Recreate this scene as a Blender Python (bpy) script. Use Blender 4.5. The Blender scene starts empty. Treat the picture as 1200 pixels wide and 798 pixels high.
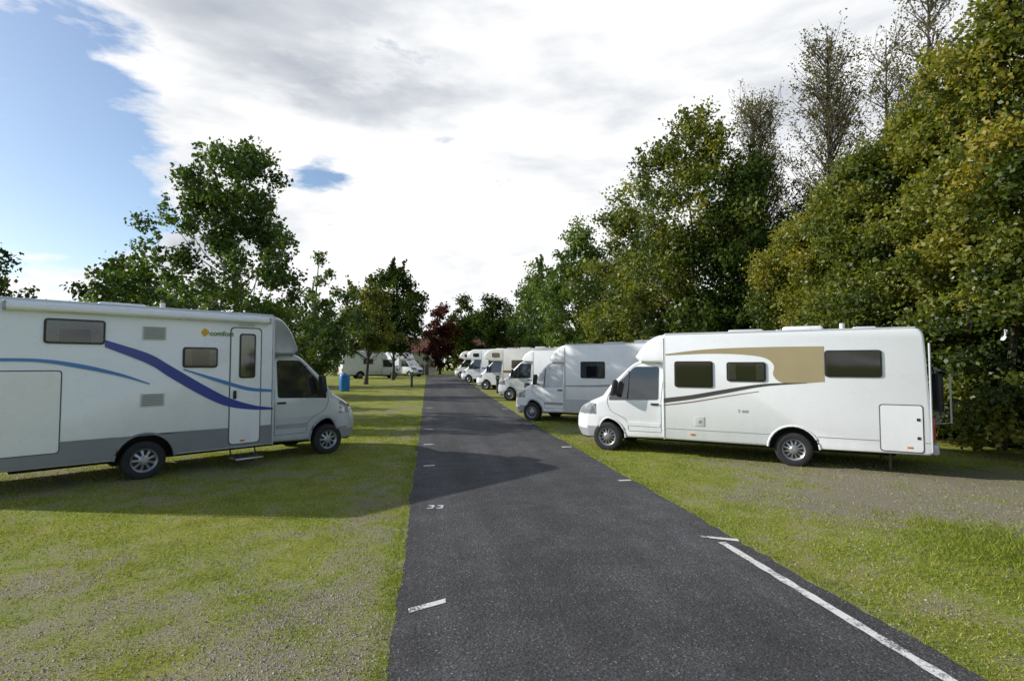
import bpy, bmesh, math, random
import numpy as np
from mathutils import Vector
rng=np.random.default_rng(11); random.seed(11)
sc=bpy.context.scene
sc.view_settings.view_transform='Standard'; sc.view_settings.look='None'; sc.view_settings.exposure=0
col=sc.collection
R=math.radians

def zg(y):
    t=min(max((y-14)/46.0,0),1); return .55*t*t*(3-2*t)

# ---------------------------------------------------------------- materials
class NT:
    def __init__(s,nt): s.nt=nt; s.N=nt.nodes; s.L=nt.links
    def n(s,t,**kw):
        x=s.N.new(t)
        for k,v in kw.items():
            if k in x.inputs: x.inputs[k].default_value=v
            else: setattr(x,k,v)
        return x
    def l(s,a,b): s.L.new(a,b)
    def math(s,op,a,b=None,clamp=False):
        m=s.N.new('ShaderNodeMath'); m.operation=op; m.use_clamp=clamp
        for i,v in enumerate((a,b)):
            if v is None: continue
            if isinstance(v,(int,float)): m.inputs[i].default_value=v
            else: s.L.new(v,m.inputs[i])
        return m.outputs[0]
    def mix(s,f,a,b,bt='MIX'):
        m=s.N.new('ShaderNodeMix'); m.data_type='RGBA'; m.blend_type=bt
        for i,v in ((0,f),(6,a),(7,b)):
            if isinstance(v,(int,float)): m.inputs[i].default_value=v
            elif isinstance(v,(tuple,list)): m.inputs[i].default_value=(*v[:3],1)
            else: s.L.new(v,m.inputs[i])
        return m.outputs[2]
    def ramp(s,f,stops):
        r=s.N.new('ShaderNodeValToRGB'); e=r.color_ramp.elements
        while len(e)<len(stops): e.new(.5)
        for q,(p,c) in zip(e,stops):
            q.position=p; q.color=(*c,1) if isinstance(c,(tuple,list)) else (c,c,c,1)
        s.L.new(f,r.inputs[0]); return r.outputs[0]
    def noise(s,vec,scale,detail=4,rough=.55,dist=0):
        x=s.N.new('ShaderNodeTexNoise'); x.inputs['Scale'].default_value=scale
        x.inputs['Detail'].default_value=detail; x.inputs['Roughness'].default_value=rough
        x.inputs['Distortion'].default_value=dist
        if vec is not None: s.L.new(vec,x.inputs['Vector'])
        return x.outputs[0]

def newmat(name):
    m=bpy.data.materials.new(name); m.use_nodes=True
    t=NT(m.node_tree); p=m.node_tree.nodes['Principled BSDF']
    return m,t,p

def mat(name,c,rough=.5,metal=0,coat=0,var=.06,scale=2.5,spec=.5,dirt=0):
    m,t,p=newmat(name)
    tc=t.n('ShaderNodeTexCoord').outputs['Object']
    nz=t.noise(tc,scale,4)
    c2=tuple(x*(1-var*2) for x in c); c1=tuple(min(1,x*(1+var*.5)) for x in c)
    o=t.ramp(nz,[(.3,c2),(.7,c1)])
    if dirt:
        sep=t.n('ShaderNodeSeparateXYZ'); t.l(tc,sep.inputs[0])
        f=t.math('SUBTRACT',1.0,t.math('MULTIPLY',sep.outputs[2],.9),True)
        mp=t.n('ShaderNodeMapping'); mp.inputs['Scale'].default_value=(6,6,.6); t.l(tc,mp.inputs[0])
        n2=t.noise(mp.outputs[0],1.2,4)
        f2=t.math('MULTIPLY',t.math('ADD',t.math('MULTIPLY',f,.9),.08),t.math('MULTIPLY',n2,dirt),True)
        o=t.mix(f2,o,(.16,.14,.11))
    t.l(o,p.inputs['Base Color'])
    p.inputs['Metallic'].default_value=metal; p.inputs['Coat Weight'].default_value=coat
    p.inputs['Specular IOR Level'].default_value=spec
    rr=t.math('ADD',t.math('MULTIPLY',nz,.12),rough-.06,True); t.l(rr,p.inputs['Roughness'])
    return m

M={}
M['white']=mat('vehicle_white_paint',(.87,.885,.91),.28,coat=.4,var=.012,dirt=.36)
M['cream']=mat('vehicle_cream_paint',(.78,.77,.73),.35,coat=.3,var=.03,dirt=.5)
M['silver']=mat('vehicle_silver_paint',(.38,.41,.45),.3,metal=.35,coat=.5,var=.03,dirt=.5)
M['lsilver']=mat('vehicle_light_silver_paint',(.60,.63,.67),.3,metal=.15,coat=.5,var=.03,dirt=.5)
M['grey']=mat('skirt_grey_plastic',(.24,.255,.275),.45,var=.06,dirt=.4)
M['mgrey']=mat('mid_grey',(.33,.34,.36),.5)
M['black']=mat('black_plastic',(.022,.022,.024),.55)
M['dark']=mat('underbody_dark',(.012,.012,.012),.85)
M['rubber']=mat('tyre_rubber',(.025,.025,.026),.8,var=.2,scale=12)
M['rim']=mat('rim_alloy',(.42,.43,.45),.35,metal=.6,var=.1)
M['chrome']=mat('bright_metal',(.6,.6,.62),.25,metal=.9)
M['glass']=mat('dark_vehicle_glass',(.02,.024,.026),.06,spec=.9,coat=1)
M['frame']=mat('window_frame_rubber',(.03,.03,.033),.5)
M['int']=mat('window_interior',(.03,.03,.032),.8,var=.3)
M['curtain']=mat('curtain_cloth',(.45,.43,.38),.9,var=.15,scale=14)
M['blue']=mat('decal_blue',(.02,.045,.32),.35,coat=.3)
M['lblue']=mat('decal_light_blue',(.06,.22,.55),.35,coat=.3)
M['gold']=mat('decal_beige',(.40,.33,.19),.4,coat=.3,var=.03)
M['dgrey']=mat('decal_dark_grey',(.07,.065,.065),.4)
M['brown']=mat('decal_brown',(.22,.1,.06),.4)
M['red']=mat('tail_light_red',(.45,.02,.015),.2,coat=.6)
M['orange']=mat('marker_orange',(.7,.2,.02),.3)
M['lamp']=mat('headlight_lens',(.30,.32,.34),.08,coat=1,var=.3,scale=14,spec=.9)
M['foil']=mat('thermal_screen_cover',(.5,.52,.55),.42,metal=.3,var=.15,scale=4)
M['seam']=mat('panel_seam',(.10,.10,.10),.7)
M['vent']=mat('vent_grille_white',(.6,.6,.59),.5)
M['binblue']=mat('bin_blue',(.02,.2,.55),.4)
M['green']=mat('decal_green',(.08,.25,.04),.4)
M['yellow']=mat('decal_yellow',(.7,.4,.03),.4)
m,t,p=newmat('acrylic_window'); t.N.remove(p)
g=t.n('ShaderNodeBsdfGlossy'); g.inputs['Roughness'].default_value=.04; g.inputs['Color'].default_value=(.9,.92,.95,1)
tr=t.n('ShaderNodeBsdfTransparent'); tr.inputs['Color'].default_value=(.42,.44,.45,1)
lw=t.n('ShaderNodeLayerWeight'); lw.inputs['Blend'].default_value=.25
mx=t.n('ShaderNodeMixShader'); t.l(t.math('ADD',t.math('MULTIPLY',lw.outputs['Fresnel'],.8),.07),mx.inputs[0])
t.l(tr.outputs[0],mx.inputs[1]); t.l(g.outputs[0],mx.inputs[2]); t.l(mx.outputs[0],t.N['Material Output'].inputs[0])
M['acrylic']=m

def leafmat(name,stops,trans=.35,gloss=True):
    m,t,p=newmat(name)
    a=t.n('ShaderNodeAttribute',attribute_name='tint')
    c=t.ramp(a.outputs['Fac'],stops)
    if gloss:
        t.l(c,p.inputs['Base Color']); p.inputs['Roughness'].default_value=.45; p.inputs['Specular IOR Level'].default_value=.4
    else:
        t.N.remove(p); p=t.n('ShaderNodeBsdfDiffuse'); t.l(c,p.inputs['Color'])
    tl=t.n('ShaderNodeBsdfTranslucent'); t.l(t.mix(1,c,(1.7,1.7,.7),'MULTIPLY'),tl.inputs[0])
    mx=t.n('ShaderNodeMixShader'); mx.inputs[0].default_value=trans
    t.l(p.outputs[0],mx.inputs[1]); t.l(tl.outputs[0],mx.inputs[2]); t.l(mx.outputs[0],t.N['Material Output'].inputs[0])
    return m
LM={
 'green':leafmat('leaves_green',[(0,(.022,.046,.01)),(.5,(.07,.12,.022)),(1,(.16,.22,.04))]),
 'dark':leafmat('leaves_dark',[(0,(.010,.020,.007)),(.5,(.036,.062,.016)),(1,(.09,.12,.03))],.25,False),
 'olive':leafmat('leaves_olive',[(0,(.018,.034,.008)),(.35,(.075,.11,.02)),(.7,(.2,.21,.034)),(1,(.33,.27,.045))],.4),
 'pale':leafmat('leaves_sparse_poplar',[(0,(.05,.05,.025)),(.5,(.12,.12,.05)),(1,(.22,.19,.09))],.3,False),
 'red':leafmat('leaves_red',[(0,(.03,.01,.012)),(.5,(.07,.02,.022)),(1,(.11,.05,.03))],.3,False),
 'grass':leafmat('grass_blades',[(0,(.10,.14,.022)),(.45,(.22,.275,.04)),(.8,(.35,.365,.08)),(1,(.5,.45,.18))],.3,False),
}
m,t,p=newmat('bark'); tc=t.n('ShaderNodeTexCoord').outputs['Object']
mp=t.n('ShaderNodeMapping'); mp.inputs['Scale'].default_value=(6,6,1.2); t.l(tc,mp.inputs[0])
nz=t.noise(mp.outputs[0],3,5,.7); t.l(t.ramp(nz,[(.3,(.03,.025,.018)),(.7,(.13,.11,.085))]),p.inputs['Base Color'])
p.inputs['Roughness'].default_value=.9; M['bark']=m

# ground
m,t,p=newmat('grass_gravel_ground'); tc=t.n('ShaderNodeTexCoord').outputs['Object']
big=t.noise(tc,.35,4,.6,.4); mid=t.noise(tc,1.7,6,.65,.3); fine=t.noise(tc,28,5,.7); vf=t.noise(tc,85,3,.65); m2=t.noise(tc,.9,4,.6)
grass=t.ramp(t.math('ADD',t.math('MULTIPLY',fine,.6),t.math('MULTIPLY',mid,.4)),
  [(.3,(.07,.10,.016)),(.43,(.165,.21,.03)),(.56,(.28,.31,.046)),(.72,(.40,.41,.10))])
grass=t.mix(t.ramp(m2,[(.4,0.),(.65,.6)]),grass,t.mix(1,grass,(1.25,.97,1.2),'MULTIPLY'))
soil=t.ramp(vf,[(.3,(.08,.064,.043)),(.47,(.22,.185,.135)),(.58,(.35,.31,.245)),(.7,(.66,.64,.57))])
sep=t.n('ShaderNodeSeparateXYZ'); t.l(tc,sep.inputs[0]); X,Y=sep.outputs[0],sep.outputs[1]
def blob(cx,cy,rx,ry):
    a=t.math('DIVIDE',t.math('SUBTRACT',X,cx),rx); b_=t.math('DIVIDE',t.math('SUBTRACT',Y,cy),ry)
    d=t.math('ADD',t.math('MULTIPLY',a,a),t.math('MULTIPLY',b_,b_))
    return t.math('SUBTRACT',1.0,d,True)
gm=t.math('ADD',t.math('MULTIPLY',blob(7.9,7.4,4.4,2.6),.82),t.math('MULTIPLY',blob(-3.4,4.6,2.8,2.6),.28))
gm=t.math('ADD',gm,t.math('MULTIPLY',blob(-.8,3.6,.8,2.4),.55))
gm=t.math('ADD',gm,t.math('MULTIPLY',blob(-.6,8,.6,4.5),.35))
gm=t.math('ADD',gm,t.math('MULTIPLY',blob(5.4,15,2.5,2.0),.4))
gm=t.math('ADD',gm,t.math('MULTIPLY',blob(-5.5,10.5,4,2.5),.5))
s1=t.math('ADD',t.math('MULTIPLY',gm,.24),t.math('ADD',t.math('MULTIPLY',mid,.62),t.math('MULTIPLY',vf,.36)))
s1=t.math('SUBTRACT',s1,t.math('MULTIPLY',t.math('SUBTRACT',big,.5),.5))
f=t.ramp(s1,[(.50,0.),(.62,.9)])
t.l(t.mix(f,grass,soil),p.inputs['Base Color']); p.inputs['Roughness'].default_value=.95; p.inputs['Specular IOR Level'].default_value=.15
bm_=t.n('ShaderNodeBump'); bm_.inputs['Strength'].default_value=.9; bm_.inputs['Distance'].default_value=.03
t.l(t.math('ADD',fine,t.math('MULTIPLY',vf,.6)),bm_.inputs['Height']); t.l(bm_.outputs[0],p.inputs['Normal'])
M['ground']=m
# asphalt
m,t,p=newmat('asphalt'); tc=t.n('ShaderNodeTexCoord').outputs['Object']
fine=t.noise(tc,75,4,.75); mid=t.noise(tc,2.2,5,.65); big=t.noise(tc,.45,4,.6)
mp=t.n('ShaderNodeMapping'); mp.inputs['Scale'].default_value=(1.6,.12,1); t.l(tc,mp.inputs[0]); trk=t.noise(mp.outputs[0],1.1,3,.5)
vo=t.n('ShaderNodeTexVoronoi'); vo.inputs['Scale'].default_value=42; t.l(tc,vo.inputs['Vector'])
base=t.ramp(fine,[(.3,.018),(.47,.055),(.6,.115),(.74,.28)])
spk=t.ramp(vo.outputs['Distance'],[(.0,.42),(.18,.22),(.32,.0)])
sc_=t.n('ShaderNodeSeparateColor'); t.l(vo.outputs['Color'],sc_.inputs[0]); spk=t.mix(t.ramp(sc_.outputs[0],[(.78,0.),(.88,1.)]),(0,0,0),spk)
c=t.mix(1,base,spk,'ADD')
c=t.mix(1,c,t.ramp(mid,[(.3,.76),(.7,1.22)]),'MULTIPLY'); c=t.mix(1,c,t.ramp(big,[(.35,.8),(.65,1.15)]),'MULTIPLY')
c=t.mix(1,c,t.ramp(trk,[(.35,.8),(.65,1.2)]),'MULTIPLY'); c=t.mix(1,c,(1.0,.975,1.0),'MULTIPLY')
t.l(c,p.inputs['Base Color']); p.inputs['Roughness'].default_value=.82; p.inputs['Specular IOR Level'].default_value=.3
b=t.n('ShaderNodeBump'); b.inputs['Strength'].default_value=.8; b.inputs['Distance'].default_value=.014
t.l(t.math('SUBTRACT',fine,t.math('MULTIPLY',vo.outputs['Distance'],.6)),b.inputs['Height']); t.l(b.outputs[0],p.inputs['Normal'])
M['asphalt']=m
m,t,p=newmat('worn_road_paint'); tc=t.n('ShaderNodeTexCoord').outputs['Object']
a=t.noise(tc,45,5,.8); b=t.noise(tc,4,4); f=t.ramp(t.math('ADD',t.math('MULTIPLY',a,.65),t.math('MULTIPLY',b,.35)),[(.42,0.),(.50,1.)])
t.l(t.mix(f,(.10,.10,.10),(.70,.69,.66)),p.inputs['Base Color']); p.inputs['Roughness'].default_value=.7; M['paint']=m
M['stone']=mat('gravel_stone',(.42,.39,.33),.85,var=.4,scale=25)
M['brick']=mat('brick_wall',(.3,.2,.15),.85,var=.2,scale=6)
M['plaster']=mat('white_plaster',(.7,.68,.64),.85)
M['tile']=mat('roof_tiles',(.2,.07,.045),.8,var=.3,scale=5)
M['wood']=mat('weathered_wood',(.16,.12,.08),.85,var=.3,scale=8)
m,t,p=newmat('fallen_leaf'); a=t.n('ShaderNodeAttribute',attribute_name='tint'); t.l(t.ramp(a.outputs['Fac'],[(0,(.07,.045,.02)),(.5,(.16,.1,.04)),(1,(.26,.2,.07))]),p.inputs['Base Color']); M['fallen']=m

# ---------------------------------------------------------------- mesh helpers
def add_obj(name,me,parent=None,loc=None):
    o=bpy.data.objects.new(name,me); col.objects.link(o)
    if parent: o.parent=parent
    if loc is not None: o.location=loc
    return o
def empty(name,loc=(0,0,0),rz=0):
    o=bpy.data.objects.new(name,None); o.empty_display_size=.3; col.objects.link(o); o.location=loc; o.rotation_euler=(0,0,rz); return o
def mesh(name,V,F,mats,parent=None,mi=None,smooth=True,ang=35):
    me=bpy.data.meshes.new(name); me.from_pydata([tuple(v) for v in V],[],[tuple(f) for f in F])
    for q in (mats if isinstance(mats,(list,tuple)) else [mats]): me.materials.append(q)
    if mi is not None: me.polygons.foreach_set('material_index',mi)
    if smooth:
        me.polygons.foreach_set('use_smooth',[True]*len(me.polygons)); me.set_sharp_from_angle(angle=R(ang))
    me.update(); return add_obj(name,me,parent)
class MB:
    def __init__(s): s.V=[]; s.F=[]
    def tube(s,pts,rad,n=6,cap=True):
        pts=[Vector(p) for p in pts]; b=len(s.V)
        if not isinstance(rad,(list,tuple)): rad=[rad]*len(pts)
        for i,p in enumerate(pts):
            d=(pts[min(i+1,len(pts)-1)]-pts[max(i-1,0)])
            if d.length<1e-6: d=Vector((0,0,1))
            d.normalize(); ref=Vector((0,0,1)) if abs(d.z)<.9 else Vector((1,0,0))
            u=d.cross(ref).normalized(); w=d.cross(u)
            for k in range(n):
                a=2*math.pi*k/n; s.V.append(p+(u*math.cos(a)+w*math.sin(a))*rad[i])
        for i in range(len(pts)-1):
            for k in range(n):
                k2=(k+1)%n; s.F.append((b+i*n+k,b+i*n+k2,b+(i+1)*n+k2,b+(i+1)*n+k))
        if cap:
            s.F.append(tuple(b+k for k in range(n))); s.F.append(tuple(b+(len(pts)-1)*n+k for k in range(n)))
    def obj(s,name,m,parent=None,ang=50): return mesh(name,s.V,s.F,m,parent,ang=ang)
def rbox(name,c,size,r,m,parent=None,rot=None,seg=3):
    bm=bmesh.new(); bmesh.ops.create_cube(bm,size=1)
    for v in bm.verts: v.co=Vector((v.co.x*size[0],v.co.y*size[1],v.co.z*size[2]))
    if r>0: bmesh.ops.bevel(bm,geom=list(bm.edges),offset=r,segments=seg,profile=.5,affect='EDGES')
    me=bpy.data.meshes.new(name); bm.to_mesh(me); bm.free(); me.materials.append(m)
    me.polygons.foreach_set('use_smooth',[True]*len(me.polygons)); me.set_sharp_from_angle(angle=R(35))
    o=add_obj(name,me,parent,c)
    if rot: o.rotation_euler=rot
    return o
def fillet(P,n=5):
    out=[]; N=len(P)
    for i in range(N):
        p=Vector(P[i][:2]); r=P[i][2] if len(P[i])>2 else 0
        if r<=0: out.append((p.x,p.y)); continue
        a=Vector(P[i-1][:2])-p; b=Vector(P[(i+1)%N][:2])-p
        r=min(r,a.length*.49,b.length*.49); A=p+a.normalized()*r; B=p+b.normalized()*r
        for k in range(n+1):
            t=k/n; q=A*(1-t)**2+p*2*t*(1-t)+B*t*t; out.append((q.x,q.y))
    return out
def arch(cx,cz,r,zb,n=14):
    a0=math.pi-math.asin((zb-cz)/r); a1=math.asin((zb-cz)/r)
    return [(cx+r*math.cos(a0+(a1-a0)*k/n),cz+r*math.sin(a0+(a1-a0)*k/n)) for k in range(n+1)]
def rrect(x0,x1,z0,z1,r): return fillet([(x0,z0,r),(x1,z0,r),(x1,z1,r),(x0,z1,r)],5)
def cr(P,n=8):
    P=[Vector(p) for p in P]; P=[P[0]*2-P[1]]+P+[P[-1]*2-P[-2]]; out=[]
    for i in range(1,len(P)-2):
        for k in range(n):
            t=k/n; a,b,c,d=P[i-1],P[i],P[i+1],P[i+2]
            out.append(.5*((2*b)+(c-a)*t+(2*a-5*b+4*c-d)*t*t+(3*b-a-3*c+d)*t**3))
    out.append(P[-2]); return [tuple(p) for p in out]
def prism(name,P,W,r,mats,matf,parent,ns=2,zc=(),xc=(),deform=None,ang=35):
    N=len(P); nr=[]
    for i in range(N):
        a=Vector(P[i-1]);b=Vector(P[i]);c=Vector(P[(i+1)%N])
        e1=(b-a).normalized() if (b-a).length>1e-6 else Vector((1,0)); e2=(c-b).normalized() if (c-b).length>1e-6 else e1
        n1=Vector((e1.y,-e1.x)); n2=Vector((e2.y,-e2.x)); n=(n1+n2)
        n=n.normalized()/max(.5,n.normalized().dot(n1)) if n.length>1e-4 else n1
        nr.append(n)
    st=[]
    for a in (0,30,60,90): st.append((W-r+r*math.cos(R(a)),r*(1-math.sin(R(a)))))
    st=st+[(y,0) for y in np.linspace(W-r,-(W-r),ns+1)[1:-1]]+[(-y,i) for y,i in reversed(st)]
    bm=bmesh.new(); G=[]
    for y,ins in st:
        G.append([bm.verts.new((P[i][0]-nr[i].x*ins,y,P[i][1]-nr[i].y*ins)) for i in range(N)])
    for j in range(len(G)-1):
        for i in range(N):
            k=(i+1)%N; bm.faces.new((G[j][i],G[j][k],G[j+1][k],G[j+1][i]))
    bm.faces.new(G[0]); bm.faces.new(list(reversed(G[-1])))
    for z in zc: bmesh.ops.bisect_plane(bm,geom=list(bm.verts)+list(bm.edges)+list(bm.faces),plane_co=(0,0,z),plane_no=(0,0,1))
    for x in xc: bmesh.ops.bisect_plane(bm,geom=list(bm.verts)+list(bm.edges)+list(bm.faces),plane_co=(x,0,0),plane_no=(1,0,0))
    bmesh.ops.recalc_face_normals(bm,faces=list(bm.faces))
    for f in bm.faces:
        c=f.calc_center_median(); cap=abs(abs(f.normal.y)-1)<1e-3
        f.material_index=matf(c.x,abs(c.y),c.z,cap); f.smooth=not (cap and not deform)
    if deform:
        for v in bm.verts: v.co=Vector(deform(v.co.x,v.co.y,v.co.z))
    me=bpy.data.meshes.new(name); bm.to_mesh(me); bm.free()
    for q in mats: me.materials.append(q)
    me.set_sharp_from_angle(angle=R(ang)); return add_obj(name,me,parent)
def panel(name,P,side,W,off,m,parent,deform=None):
    d=deform or (lambda x,y,z:(x,y,z)); n=len(P)
    V=[d(x,side*(W+off),z) for x,z in P]+[d(x,side*(W-.004),z) for x,z in P]
    F=[tuple(range(n))]+[(i,(i+1)%n,n+(i+1)%n,n+i) for i in range(n)]
    bm=bmesh.new(); vs=[bm.verts.new(v) for v in V]
    for f in F: bm.faces.new([vs[i] for i in f])
    bmesh.ops.recalc_face_normals(bm,faces=list(bm.faces))
    f0=[f for f in bm.faces if len(f.verts)==n and n>4]
    if f0 and f0[0].normal.y*side<0: bmesh.ops.reverse_faces(bm,faces=list(bm.faces))
    me=bpy.data.meshes.new(name); bm.to_mesh(me); bm.free(); me.materials.append(m)
    return add_obj(name,me,parent)
def lathe(name,prof,n,m,parent,loc,ang=40):
    V=[];F=[]
    for r,y in prof:
        for k in range(n):
            a=2*math.pi*k/n; V.append((r*math.cos(a),y,r*math.sin(a)))
    for i in range(len(prof)-1):
        for k in range(n):
            k2=(k+1)%n; F.append((i*n+k,i*n+k2,(i+1)*n+k2,(i+1)*n+k))
    o=mesh(name,V,F,m,parent,ang=ang); o.location=loc; return o
def text(name,body,size,m,parent,loc,rot):
    tx=bpy.data.curves.new(name,'FONT'); tx.body=body; tx.size=size; tx.offset=size*.02; tx.materials.append(m)
    o=bpy.data.objects.new(name,tx); col.objects.link(o); o.parent=parent; o.location=loc; o.rotation_euler=rot; return o
def wheel(parent,x,side,yo,spokes=12,nm='wheel'):
    y=side*(yo-.105); s=side
    lathe(nm+'_tyre',[(.205,.10*s),(.225,.108*s),(.29,.11*s),(.325,.095*s),(.338,.06*s),(.34,0),(.338,-.06*s),(.325,-.095*s),(.2,-.1*s)],36,M['rubber'],parent,(x,y,.335))
    lathe(nm+'_rim',[(.212,.092*s),(.205,.102*s),(.195,.096*s),(.185,.07*s),(.17,.058*s),(.09,.075*s),(.06,.09*s),(.05,.1*s),(.0,.102*s)],36,M['rim'],parent,(x,y,.335))
    V=[];F=[]
    for k in range(spokes):
        a=2*math.pi*k/spokes; da=math.pi/spokes*.62
        for r,w,yy in ((.085,da*.7,.079),(.176,da,.0655)):
            for sg in (-1,1): V.append((r*math.cos(a+sg*w),(yy)*s,r*math.sin(a+sg*w)))
        b=len(V)-4; F.append((b,b+1,b+3,b+2))
    o=mesh(nm+'_slots',V,F,M['dark'],parent,smooth=False); o.location=(x,y,.335)

# ---------------------------------------------------------------- motorhome
def motorhome(name,px,py,head,wb=3.8,H=2.72,rear=2.2,xb=2.45,style='low',cs=1.0,paint='white',cabp='white',capp='white',low=None,lowm='grey',
              wins=(),hatches=(),door=None,vents=(),awning=None,stripes=(),cover=False,spk=12,rack=False,bump='mgrey'):
    root=empty(name,(px,py,zg(py)-.01),R(head)); W=1.14; zb=.38; wp=M[paint]
    P=[(-rear,zb+.02,.1)]+arch(0,.35,.44,zb)+[(xb,zb,.02),(xb,H-.01,.04),(-rear+.1,H,.2)]
    def mf(x,y,z,cap):
        if z<zb+.012 and not cap: return 1
        if math.hypot(x,z-.35)<.47 and y<W-.045 and z<.9: return 1
        return 0
    prism('habitation_body',fillet(P),W,.045,[wp,M['dark']],mf,root,ns=4)
    for s in (-1,1):
        if low:
            panel('lower_skirt',[(-rear+.05,zb+.03)]+arch(0,.35,.45,zb+.03)+[(xb-.02,zb+.03),(xb-.02,low),(-rear+.05,low)],s,W,.0018,M[lowm],root)
        mb=MB(); mb.tube([(-rear+.22,s*(W-.02),H-.02),(xb-.04,s*(W-.02),H-.02)],.022,8); mb.obj('roof_edge_rail',M['lsilver'],root)
        mb=MB(); mb.tube([(x,s*(W-.005),z) for x,z in arch(0,.35,.455,zb)],.022,8); mb.obj('wheel_arch_lip',M[lowm] if low else wp,root)
        mb=MB(); mb.tube([(xb-.006,s*(W-.012),zb),(xb-.006,s*(W-.012),H-.1)],.016,6); mb.obj('corner_trim',M['lsilver'],root)
        mb=MB(); mb.tube([(-rear+.03,s*(W-.01),zb+.08),(-rear+.03,s*(W-.01),H-.3)],.018,6); mb.obj('rear_corner_trim',M['lsilver'],root)
        zl=(low or .62)
        e=.02 if zl>=.81 else .42
        mb=MB(); mb.tube([(-rear+.06,s*(W+.001),zl),(-e,s*(W+.001),zl)],.007,5); mb.tube([(e,s*(W+.001),zl),(xb-.05,s*(W+.001),zl)],.007,5); mb.obj('skirt_joint',M['mgrey'],root)
    def df(x,y,z):
        k=max(0,z-1.15); yy=y*(1-.13*k); t=min(max((x-(wb-.1))/1.05,0),1)
        x2=x-.42*t*abs(y)**3; yy*=1-.07*t*t
        return (x2,yy,z*cs)
    cp=[(xb-.2,.37)]+arch(wb,.33,.43,.34)+[(wb+.5,.3),(wb+.86,.27,.05),(wb+.98,.48,.08),(wb+.97,.76,.08),(wb+.86,.99,.13),(wb+.56,1.14,.15),(wb+.22,1.27,.04),(wb-.62,2.05,.12),(wb-1.0,2.15,.2),(xb-.2,2.16)]
    def cf(x,y,z,cap):
        if math.hypot(x-wb,z-.33)<.46 and y<.9 and z<.83: return 1
        if z<.31 : return 1
        if wb-.6<x<wb+.2 and z>1.31 and y<.91: return 6 if cover else 2
        if x>wb+.84 and .56<z<.82 and y<.55: return 3
        if x>wb+.44 and z<.5: return 4
        if x>wb+.5 and .83<z<1.1 and y>.6: return 5
        return 0
    prism('cab_body',fillet(cp),1.0,.07,[M[cabp],M['dark'],M['glass'],M['black'],M[bump],M['lamp'],M['foil']],cf,root,ns=14,
        zc=[.5,.56,.82,.84,1.1,1.15,1.31,1.6,1.9],xc=[wb-.1,wb+.1,wb+.25,wb+.4,wb+.5,wb+.65,wb+.8],deform=df,ang=28)
    xd=max(xb+.06,wb-1.3)
    swin=fillet([(xd+.09,1.22,.05),(wb-.02,1.18,.04),(wb-.06,1.36,.04),(wb-.64,1.96,.07),(xd+.09,1.96,.06)])
    for s in (-1,1):
        panel('cab_side_window',swin,s,1.0,.006,M['foil'] if cover else M['glass'],root,df)
        mb=MB()
        dr=cr([(xd+.03,.5),(xd+.03,1.2),(xd+.03,1.98),(wb-.68,2.0),(wb-.2,1.5),(wb+.04,1.2),(wb-.08,.95),(wb-.45,.75),(wb-.52,.5)],6)+[(xd+.03,.5)]
        mb.tube([df(x,s*1.0,z) for x,z in dr],.0055,5); mb.obj('door_seam',M['seam'],root)
        mb=MB(); mb.tube([df(wb-.5,s*1.004,1.22),df(wb-.52,s*1.004,1.85)],.016,5); mb.obj('quarter_light_bar',M['black'],root)
        h=df(xd+.17,s*1.01,1.12); rbox('door_handle',(h[0],h[1],h[2]),(.18,.035,.045),.012,M['black'],root)
        mb=MB(); mb.tube([df(wb-.28,s*.99,1.3),df(wb-.26,s*1.2,1.36)],.022,6); mb.obj('mirror_arm',M['black'],root)
        q=df(wb-.25,s*1.24,1.48); rbox('door_mirror',q,(.11,.2,.36*cs),.045,M['black'],root,rot=(0,R(-8),0))
        mb=MB(); mb.tube([df(x,s*1.0,z) for x,z in arch(wb,.33,.445,.34)],.02,7); mb.obj('front_arch_lip',M[bump] if low else M[cabp],root)
        panel('side_rub_strip',rrect(xd+.06,wb-.5,.62,.70,.03),s,1.0,.012,M[cabp] if not low else M[bump],root,df)
        h=df(wb+.62,s*.9,.66); rbox('indicator',h,(.05,.02,.03),.006,M['orange'],root)
        wheel(root,0,s,1.09,spk,'rear_wheel'); wheel(root,wb,s,1.0,spk,'front_wheel')
        rbox('tail_light',(-rear-.015,s*.98,.86),(.05,.14,.42),.02,M['red'],root)
        rbox('marker_lamp',(-rear+.35,s*(W+.006),.52),(.09,.015,.035),.004,M['orange'],root)
        rbox('marker_lamp_front',(xb-.6,s*(W+.006),.52),(.09,.015,.035),.004,M['orange'],root)
    mb=MB(); mb.tube([df(wb+.17,-.55,1.335),df(wb-.2,-.15,1.69)],.01,4); mb.tube([df(wb+.17,.25,1.335),df(wb-.15,.6,1.65)],.01,4); mb.obj('wipers',M['black'],root)
    rbox('chassis',(wb/2-.5,0,.36),(wb+2.4,1.3,.16),.02,M['dark'],root)
    mb=MB(); mb.tube([(0,-.95,.33),(0,.95,.33)],.06); mb.tube([(wb,-.9,.33),(wb,.9,.33)],.06); mb.obj('axles',M['dark'],root)
    mb=MB(); mb.tube([(-rear+.6,.7,.4),(-rear+.6,.7,.01)],.025); mb.tube([(-rear+.6,-.7,.4),(-rear+.6,-.7,.01)],.025); mb.obj('steady_legs',M['dgrey'],root)
    rbox('wheel_housing',(0,0,.6),(1.1,1.75,.45),.05,M['dark'],root)
    rbox('rear_bumper',(-rear-.03,0,.5),(.12,2.1,.2),.04,M[lowm] if low else M['lsilver'],root)
    rbox('rear_window',(-rear-.004,0,2.0),(.03,1.1,.5),.012,M['glass'],root)
    rbox('number_plate',(-rear-.1,0,.62),(.01,.5,.11),.002,M['vent'],root)
    z0=2.06*cs
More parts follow.
